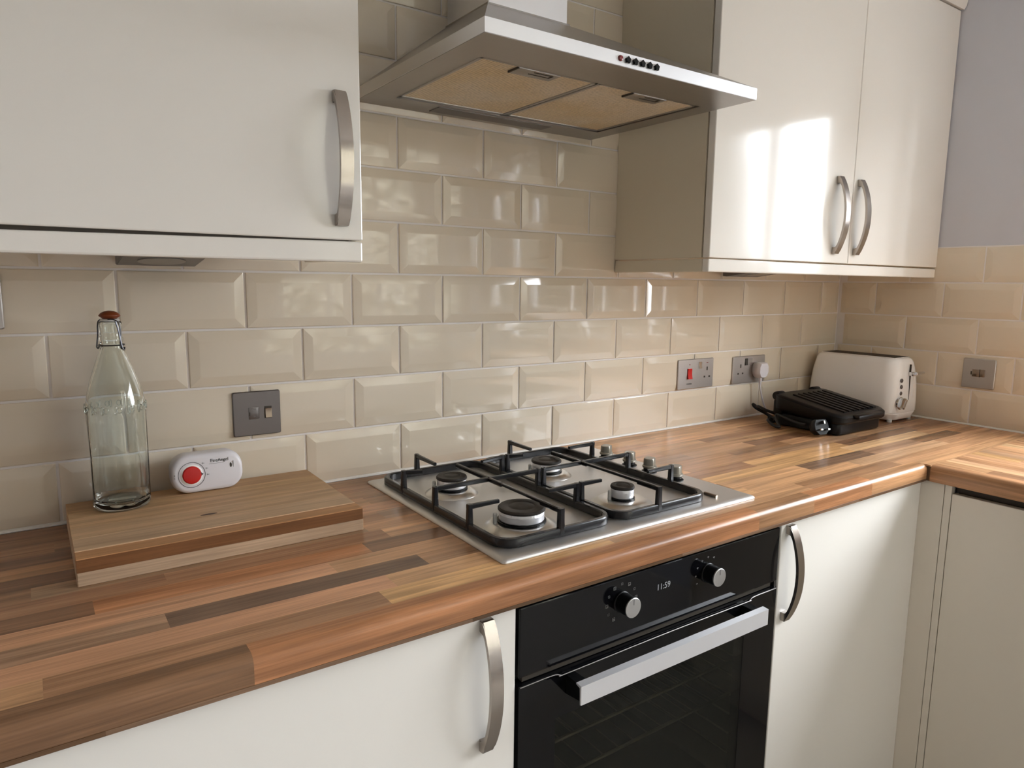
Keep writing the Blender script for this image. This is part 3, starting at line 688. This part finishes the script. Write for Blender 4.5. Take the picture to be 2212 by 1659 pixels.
# cooker switch with socket
t = thing('cooker_socket', 'steel cooker control plate with a red rocker switch and one socket', 'socket', (1.118, -.006, .15))
p, y = plate_front(t, 1.0445, 1.1925, .1082, .1925, m=socket_steel_lit)
rocker(t, 1.0905, .1515, .017, .030, y-.0012, red_pl, .003)
rocker(t, 1.134, .174, .0125, .020, y, chrome)
bm = B(); slot(bm, 1.1645, .1625, .0048, .0105, y); slot(bm, 1.1545, .1395, .0062, .0050, y); slot(bm, 1.1752, .1395, .0062, .0050, y); obj('socket_hole', bm, carc_dark, t, smooth=0)
text('cooker_marking', 'COOKER', .0052, print_d, t, on_front(1.0905, y-.0003, .1225)); bm = B(); slot(bm, 1.0905, .1772, .0035, .0025, y); slot(bm, 1.1645, .1795, .0070, .0018, y); obj('neon_lamp', bm, dark_red, t, smooth=0)
# double socket with plug
t = thing('double_socket', 'steel double socket beside the toaster with a white plug in it', 'socket', (1.357, -.006, .148))
p, y = plate_front(t, 1.2805, 1.4335, .1068, .1895, m=socket_steel_lit)
rocker(t, 1.342, .1715, .0120, .021, y, carc_dark); rocker(t, 1.362, .1715, .0120, .021, y, chrome)
bm = B(); slot(bm, 1.3165, .1600, .0048, .0105, y); slot(bm, 1.3060, .1375, .0062, .0050, y); slot(bm, 1.3270, .1375, .0062, .0050, y)
slot(bm, 1.3985, .1600, .0048, .0105, y); slot(bm, 1.3880, .1375, .0062, .0050, y); slot(bm, 1.4090, .1375, .0062, .0050, y); obj('socket_hole', bm, carc_dark, t, smooth=0)
# right wall spur
t = thing('fused_switch', 'square dark steel switch plate on the right wall behind the toaster', 'switch', (XR-.006, -.447, .155))
xr = XR-.0042; secs = []
bm = B()
for e, dx in ((.0022, 0), (.0006, .001), (.0, .0025), (.0003, .004), (.0016, .0052)):
    secs.append([(xr-dx, yy, z) for yy, z in rrect(-.4895+e, -.4045-e, .1115+e, .1968-e, .0032-e*.3, 4)])
loft(bm, secs); obj('plate', bm, socket_steel_lit, t, smooth=12); xs_ = xr-.0052
bm = B(); box(bm, xs_-.0006, xs_+.0005, -.449, -.4305, .145, .166, .0003); obj('fuse_carrier', bm, bronze, t)
bm = B(); box(bm, xs_-.0022, xs_+.0005, -.4635, -.4515, .1455, .1665, .0006); obj('rocker_switch', bm, bronze, t)
bm = B(); box(bm, xs_-.0004, xs_+.0005, -.430, -.4265, .150, .160); box(bm, xs_-.0003, xs_+.0005, -.4512, -.4492, .144, .167); obj('fuse_slot', bm, carc_dark, t, smooth=0)
# white plug and its flex
t = thing('plug', 'white plug with a thin flex, pushed into the double socket', 'plug', (1.392, -.03, .147))
bm = B(); px, pz = 1.392, .1475
secs = []
for yy, k in ((-.0096, .90), (-.013, .97), (-.026, 1.0), (-.0345, .95), (-.0385, .86)):
    secs.append([(px+x*k, yy, pz+z*k) for x, z in [(-.0235, .010), (-.016, .0215), (.016, .0215), (.0235, .010), (.0235, -.010), (.0165, -.0225), (.008, -.0265), (-.008, -.0265), (-.0165, -.0225), (-.0235, -.010)]])
loft(bm, secs); bmesh.ops.bevel(bm, geom=[e for e in bm.edges if e.calc_face_angle(0) > .5], offset=.0012, segments=2, affect='EDGES'); obj('plug_body', bm, white_lilac, t, smooth=40)
bm = B(); lathe(bm, [(.0052, 0), (.0050, .010), (.0036, .020), (.0030, .024)], (px, -.026, pz-.0245), (0, 0, -1), 14); obj('cord_grip', bm, white_lilac, t)
bm = B(); tube(bm, spline([(px, -.026, pz-.046), (px+.001, -.028, .085), (px+.008, -.032, .055), (px+.022, -.034, .028), (px+.045, -.038, .0085), (px+.11, -.046, .0042), (1.60, -.055, .0042), (1.655, -.06, .0042)], 6, .0036), .0026, 8); obj('flex', bm, white_lilac, t)

# ------------------------------------------------------------------ toaster
t = thing('toaster', 'white two-slot toaster standing in the tiled corner', 'toaster', (1.722, -.165, 0))
def tsec(z, ix, iy, r=.040): return [(x, y, z) for x, y in rrect(1.640+ix, 1.803-ix, -.306+iy, -.018-iy, r, 8)]
bm = B(); loft(bm, [tsec(.007, .012, .010), tsec(.009, .009, .007), tsec(.026, .002, .001), tsec(.028, .0025, .0015)]); obj('base', bm, white_pl, t, smooth=40)
bm = B(); loft(bm, [tsec(.0284, .002, .001), tsec(.030, .0, .0), tsec(.06, 0, 0), tsec(.10, .0025, .001), tsec(.135, .007, .003), tsec(.160, .0125, .006), tsec(.175, .0170, .009, .038), tsec(.184, .0215, .013, .036), tsec(.1885, .027, .018, .032), tsec(.190, .0335, .0235, .028)])
obj('body', bm, white_pl, t, smooth=50)
for x in (1.7000, 1.7430):
    bm = B(); box(bm, x-.0205, x+.0205, -.280, -.044, .1885, .1912, .001); s = obj('slot_rim', bm, white_pl, t)
    bm = B(); box(bm, x-.0192, x+.0192, -.277, -.047, .1893, .1916); obj('bread_slot', bm, carc_dark, s, 'dark bread slot', smooth=0)
yf = -.3055
bm = B(); box(bm, 1.7235, 1.7255, yf-.001, yf+.004, .066, .172); obj('lever_slot', bm, carc_dark, t, smooth=0)
bm = B(); box(bm, 1.745, 1.752, yf-.0012, yf+.003, .070, .140, .001); obj('lever_guide', bm, white_pl, t)
bm = B(); box(bm, 1.718, 1.732, yf-.012, yf+.002, .138, .150, .002); tube(bm, [(1.728, yf-.014, .1455), (1.772, yf-.014, .1455)], .0048, 12); obj('lever', bm, chrome, t)
for z in (.1265, .1075, .0885):
    bm = B(); lathe(bm, [(.0062, 0), (.0058, .0015), (.0045, .0022)], (1.6785, yf+.001, z), (0, -1, 0), 18, fn=None); obj('button', bm, plate_steel, t)
bm = B(); lathe(bm, [(.019, 0), (.019, .003), (.0165, .004)], (1.6765, yf+.001, .059), (0, -1, 0), 28); kb = obj('browning_dial', bm, chrome, t, 'chrome browning dial')
bm = B(); a = .55
pts = [(-.0055, -.0155), (.0055, -.0155), (.0055, .0155), (-.0055, .0155)]
prism(bm, [(1.6765+u*math.cos(a)+v*math.sin(a), .059-u*math.sin(a)+v*math.cos(a)) for u, v in pts], yf-.017, yf-.002, 'xz', .0012); obj('dial_grip', bm, chrome, kb)
for x, y in ((1.665, -.285), (1.778, -.285), (1.665, -.04), (1.778, -.04)):
    bm = B(); lathe(bm, [(.007, 0), (.0075, .008)], (x, y, .0003), n=14); obj('foot', bm, seal_w, t)

# ------------------------------------------------------------------ contact grill
t = thing('contact_grill', 'black contact grill with a ribbed sloping lid in front of the toaster', 'grill', (1.44, -.22, 0))
gx0, gx1 = 1.322, 1.560
bm = B(); loft(bm, [[(x, y, z) for x, y in rrect(gx0+.012-k, gx1-.010+k, -.318-k*.4, -.125+k, .020, 5)] for z, k in ((.004, 0), (.007, .003), (.031, .004), (.036, .001))]); obj('base', bm, black_pl, t, smooth=40)
bm = B()
def lid_z(y, top): u = (y+.332)/(.212); return (.058+.036*u) if top else (.0335+.014*u)
secs = []
for dz, k in ((0, .004), (.006, -.001), (.0, -.003), (-.003, .002)):
    top = dz <= 0 and k != .004
    secs.append([(x, y, lid_z(y, top)+(dz if dz else 0)) for x, y in rrect(gx0-.002+k, gx1+.002-k, -.334+k, -.118-k, .030, 6)])
secs = [[(x, y, lid_z(y, False)) for x, y in rrect(gx0+.003, gx1-.003, -.329, -.123, .028, 6)],
        [(x, y, lid_z(y, False)+.006) for x, y in rrect(gx0-.002, gx1+.002, -.334, -.118, .032, 6)],
        [(x, y, lid_z(y, True)-.006) for x, y in rrect(gx0-.002, gx1+.002, -.334, -.118, .032, 6)],
        [(x, y, lid_z(y, True)-.001) for x, y in rrect(gx0+.003, gx1-.003, -.328, -.123, .030, 6)],
        [(x, y, lid_z(y, True)) for x, y in rrect(gx0+.010, gx1-.010, -.318, -.130, .026, 6)]]
loft(bm, secs); lid = obj('lid', bm, black_pl, t, smooth=40)
for i in range(7):
    x = gx0+.052+i*.0245
    bm = B(); a_, e_ = (-.312, -.155)
    loft(bm, [[(x-.0085, y, lid_z(y, True)-.001), (x-.0055, y, lid_z(y, True)+.0036), (x+.0055, y, lid_z(y, True)+.0036), (x+.0085, y, lid_z(y, True)-.001)] for y in (a_, e_)])
    obj('rib', bm, black_pl, lid)
bm = B(); box(bm, gx0+.055, gx1-.055, -.350, -.326, .046, .058, .005); obj('lid_grip', bm, black_pl, lid)
for x in (gx0+.03, gx1-.03):
    bm = B(); lathe(bm, [(.012, -.016), (.013, -.014), (.013, .014), (.012, .016)], (x, -.122, .084), (1, 0, 0), 18); obj('hinge', bm, black_pl, t)
bm = B(); box(bm, gx0+.006, gx1-.006, -.150, -.118, .03, .078, .008); obj('rear_housing', bm, black_pl, t)
for x, y in ((gx0+.03, -.30), (gx1-.03, -.30), (gx0+.03, -.14), (gx1-.03, -.14)):
    bm = B(); lathe(bm, [(.008, 0), (.008, .006)], (x, y, .0006), n=12); obj('foot', bm, rubber, t)
cr_ = .0041
bm = B(); tube(bm, spline([(1.40, -.118, .035), (1.40, -.07, .022), (1.385, -.035, .030), (1.37, -.022, .042), (1.375, -.03, .030), (1.40, -.06, .010), (1.37, -.10, .0075), (1.335, -.12, .0075), (1.30, -.125, .018), (1.285, -.150, .010),
                        (1.290, -.170, .0062), (1.305, -.150, .020), (1.325, -.135, .032), (1.315, -.17, .030), (1.305, -.215, .024), (1.300, -.245, .024)], 8, .0046), cr_, 8); obj('cord', bm, rubber, t, 'coiled black flex')
bm = B(); tube(bm, spline([(1.378, -.112, .020), (1.345, -.085, .036), (1.36, -.045, .040), (1.39, -.052, .018), (1.372, -.09, .0075), (1.338, -.102, .016)], 8, .0046), cr_, 8); obj('cord', bm, rubber, t)
# its plug lies pins up-front on the worktop
pc = Vector((1.296, -.288, .0262)); ax = Vector((-.30, -.90, .32)).normalized(); ux, uy, _ = frame_at(ax)
bm = B(); shp = [(-.022, .008), (-.016, .020), (.016, .020), (.022, .008), (.022, -.010), (.010, -.0215), (-.010, -.0215), (-.022, -.010)]
loft(bm, [[pc+ax*h+ux*a*k+uy*b_*k for a, b_ in shp] for h, k in ((-.020, .78), (-.015, .93), (0, 1), (.008, .97))])
plg = obj('plug', bm, black_pl, t, 'black plug with bare pins', smooth=35)
for (a, b_), (pw, ph) in (((0, .0105), (.004, .008)), ((-.011, -.0085), (.0062, .004)), ((.011, -.0085), (.0062, .004))):
    bm = B(); q = [(-pw/2, -ph/2), (pw/2, -ph/2), (pw/2, ph/2), (-pw/2, ph/2)]
    loft(bm, [[pc+ax*h+ux*(a+u)+uy*(b_+v) for u, v in q] for h in (.007, .021)]); obj('pin', bm, chrome, plg, smooth=0)

# ------------------------------------------------------------------ chopping board
BX0, BX1, BY0, BY1, BH = -.400, -.0045, -.2945, -.0215, .0380
t = thing('chopping_board', 'thick striped wooden chopping board under the bottle and the white alarm', 'chopping board', ((BX0+BX1)/2, (BY0+BY1)/2, 0))
def board_part(name, y0, y1, z0, z1, col, bev=.0012, x0=BX0, x1=BX1):
    cx, cy_, cz = (x0+x1)/2, (y0+y1)/2, (z0+z1)/2
    bm = B(); box(bm, x0-cx, x1-cx, y0-cy_, y1-cy_, z0-cz, z1-cz, bev, 1)
    me = bpy.data.meshes.new(name); bm.to_mesh(me); bm.free(); me.materials.append(brd_wood)
    o = link(name, me, t); o.location = Vector((cx, cy_, cz))-org(t); o.color = (*[1.45*v for v in col], 1); return o
ZS = .0192
board_part('lower_layer', BY0, BY1, .0, ZS, (.36, .255, .17)).__setitem__('label', 'paler lower layer of the board')
ys = [BY0, BY0+.030, BY0+.0335, BY0+.085, BY0+.135, BY0+.185, BY0+.225, BY1]
cs = [(.30, .155, .07), (.66, .44, .27), (.40, .27, .165), (.36, .235, .135), (.38, .24, .13), (.36, .225, .115), (.33, .20, .105)]
for i in range(7): board_part('stave', ys[i], ys[i+1], ZS, BH, cs[i], .0004, BX0+.0006, BX1-.0012)
board_part('front_edge', BY0-.0003, BY0+.0016, ZS+.0003, BH-.0012, (.125, .055, .022), .0003, BX0+.0004, BX1-.0010)
bm = B(); lathe(bm, [(.0030, 0), (.0024, .0003)], (0, 0, 0), n=20)
for v in bm.verts: v.co = Vector((-.218+v.co.x*4.2, -.196+v.co.y*1.3+v.co.x*.05, BH+v.co.z*.4))
obj('knot', bm, mat('wood_knot', (.075, .035, .018, 1), .5), t, 'dark knot in the top')

# ------------------------------------------------------------------ glass bottle
bx, by, bz = -.3235, -.0765, BH+.0002
t = thing('glass_bottle', 'clear glass swing-top bottle with an amber stopper, standing on the chopping board', 'bottle', (bx, by, bz))
oprof = [(.0335, .0), (.0375, .0012), (.0405, .005), (.0410, .012), (.0412, .020), (.0416, .09), (.0420, .150), (.0422, .1585), (.0416, .168), (.0390, .182), (.0345, .200), (.0285, .219), (.0225, .236), (.0180, .249), (.0156, .257), (.0153, .263), (.0165, .2655), (.0168, .269), (.0155, .272), (.0152, .279), (.0158, .286), (.0160, .293), (.0150, .2955)]
iprof = [(.0118, .2955), (.0112, .290), (.0110, .262), (.0125, .255), (.0150, .247), (.0195, .234), (.0255, .217), (.0315, .198), (.0362, .180), (.0388, .166), (.0394, .157), (.0386, .090), (.0382, .020), (.0368, .0135), (.0300, .0105), (.0200, .0125), (.0060, .0145)]
def facet(a, r, h):
    k = max(0, min(1, (.150-h)/.02))*max(0, min(1, (h-.012)/.012)); n = 10; m = (a % (2*PI/n))-PI/n
    return r*(1-k*(1-math.cos(PI/n)/math.cos(m)*1.012))
bm = B(); lathe(bm, oprof+iprof, (bx, by, bz), n=100, cap=True, fn=lambda a, r, h: facet(a, r, h) if r > .03 else r)
obj('glass', bm, glass, t, 'clear ten-sided glass', smooth=60)
bm = B()      # raised scrolling band moulded round the shoulder
for i in range(15):
    a0 = 2*PI*i/15
    for k in range(2):
        pts = []
        for j in range(13):
            u = 2*PI*j/13; a = a0+.075*math.cos(u)*(1 if k else .55)+(.12 if k else 0); h = .1615+.0062*math.sin(u)*(1 if k == 0 else .7)
            r = .0427-.00006*max(0, h-.160)*1000*.6; pts.append((bx+r*math.cos(a), by+r*math.sin(a), bz+h))
        tube(bm, pts, .0010, 5, closed=True)
obj('embossed_band', bm, glass, t, kind='stuff', smooth=60)
bm = B(); lathe(bm, [(.0025, .2985), (.0095, .2995), (.0148, .3035), (.0150, .3048), (.0118, .3085), (.0062, .3112), (.0015, .3118)], (bx, by, bz), n=36); obj('stopper', bm, stop_m, t, 'amber brown stopper cap', smooth=50)
bm = B(); lathe(bm, [(.0085, .2935), (.0132, .2945), (.0138, .2970), (.0120, .2992)], (bx, by, bz), n=32); obj('washer', bm, seal_w, t)
bm = B(); tube(bm, [(bx+.0174*math.cos(2*PI*i/28), by+.0174*math.sin(2*PI*i/28), bz+.2590) for i in range(28)], .0012, 6, closed=True)
for s in (1, -1):
    q = Vector((.80*s, -.60*s, 0)) if s == 1 else Vector((-.80, .60, 0)); q.normalize(); w_ = Vector((-.6, -.8, 0))
    at = lambda r, f, h: Vector((bx, by, bz+h))+q*r+w_*f
    tube(bm, spline([at(.004, .012 if s == 1 else 0, .2990), at(.0125, .006, .2975), at(.0172, .004, .290), at(.0180, .004, .2755), at(.0182, .006, .2655), at(.0190, .007, .2560), at(.0188, .004, .2535), at(.0182, .002, .2575)], 5), .0011, 6)
obj('wire_bail', bm, wire_m, t, 'dark wire bail')
bm = B(); q = Vector((bx, by, bz)); tube(bm, spline([q+Vector((.006, -.0175, .2960)), q+Vector((.0085, -.0178, .285)), q+Vector((.0105, -.0180, .270)), q+Vector((.0125, -.0180, .257)), q+Vector((.0150, -.0165, .2520)), q+Vector((.0165, -.0130, .2555))], 5), .0013, 6); obj('wire_lever', bm, wire_m, t)

# ------------------------------------------------------------------ alarm
AX0, AX1, AZ0, AZ1, AY = -.2500, -.1335, BH+.0003, BH+.0665, -.0725
t = thing('carbon_monoxide_alarm', 'small white rounded alarm with a red button, standing on the chopping board', 'alarm', ((AX0+AX1)/2, AY+.015, BH))
bm = B(); lean = .10
loft(bm, [[(x, y+(z-AZ0)*lean, z) for x, z in rrect(AX0+e, AX1-e, AZ0+e, AZ1-e, .0275-e*.5, 8)] for y, e in ((AY+.031, .004), (AY+.029, .001), (AY+.012, 0), (AY+.004, .0012), (AY+.001, .0035), (AY, .0075))])
obj('body', bm, white_lilac, t, smooth=50)
def face(x, z, d=0): return (x, AY+(z-AZ0)*lean-d, z)
acx, acz = -.2180, BH+.0325
def ring(bm, r0, r1, d, n=40):
    rings = [[bm.verts.new(face(acx+r*math.cos(2*PI*i/n), acz+r*math.sin(2*PI*i/n), dd)) for i in range(n)] for r, dd in ((r0, -.001), (r0, d), (r1, d), (r1, -.001))]
    for p, q in zip(rings, rings[1:]+rings[:1]):
        for i in range(n): bm.faces.new((p[i], p[(i+1) % n], q[(i+1) % n], q[i]))
bm = B(); ring(bm, .0208, .0216, .0003); obj('button_outline', bm, print_d, t)
bm = B(); na = Vector((0, -1, lean)).normalized(); lathe(bm, [(.0178, -.001), (.0178, .0006), (.0170, .0010)], face(acx, acz), na, 40); obj('button_bezel', bm, white_pl, t)
bm = B(); lathe(bm, [(.0150, 0), (.0150, .0012), (.0135, .0026), (.006, .0032)], face(acx, acz, .0008), na, 40); rb = obj('button', bm, red_pl, t, 'round red test button')
bm = B(); prism(bm, [(acx+.0140, acz+.0035), (acx+.0182, acz), (acx+.0140, acz-.0035)], AY+(acz-AZ0)*lean-.0022, AY+(acz-AZ0)*lean, 'xz'); obj('button_notch', bm, print_d, t, smooth=0)
bm = B(); lathe(bm, [(.0018, -.001), (.0018, .0002)], face(-.1545, BH+.041), na, 10)
for v in bm.verts: v.co.z = (v.co.z-(BH+.041))*2.6+BH+.041
obj('sounder_slot', bm, carc_dark, t)
bm = B()
for x, z, a, h in ((-.1503, BH+.040, .0003, .0085), (-.2445, BH+.0345, .0006, .0012), (-.2447, BH+.0298, .0006, .0012)): box(bm, x-a, x+a, AY+(z-AZ0)*lean-.0003, AY+(z-AZ0)*lean+.002, z-h, z+h)
for i in range(3):
    a = .75-i*.42; x, z = acx+.0258*math.cos(a), acz+.0258*math.sin(a)
    box(bm, x-.002, x+.002, AY+(z-AZ0)*lean-.0003, AY+(z-AZ0)*lean+.001, z-.0004, z+.0004); box(bm, x-.0014, x-.0009, AY+(z-AZ0)*lean-.0003, AY+(z-AZ0)*lean+.001, z-.0016, z+.0016)
obj('printed_symbol', bm, print_g, t, smooth=0)
lm = on_front(-.1725, AY+(BH+.0525-AZ0)*lean-.0004, BH+.0525)
lm = Matrix.Translation(lm.translation) @ Matrix.Rotation(-math.atan(lean), 4, 'X') @ lm.to_3x3().to_4x4()
text('lettering', 'FireAngel', .0077, print_d, t, lm)
bm = B(); z = BH+.0475; box(bm, -.190, -.166, AY+(z-AZ0)*lean-.0003, AY+(z-AZ0)*lean+.001, z-.00025, z+.00025); obj('underline', bm, print_g, t, smooth=0)
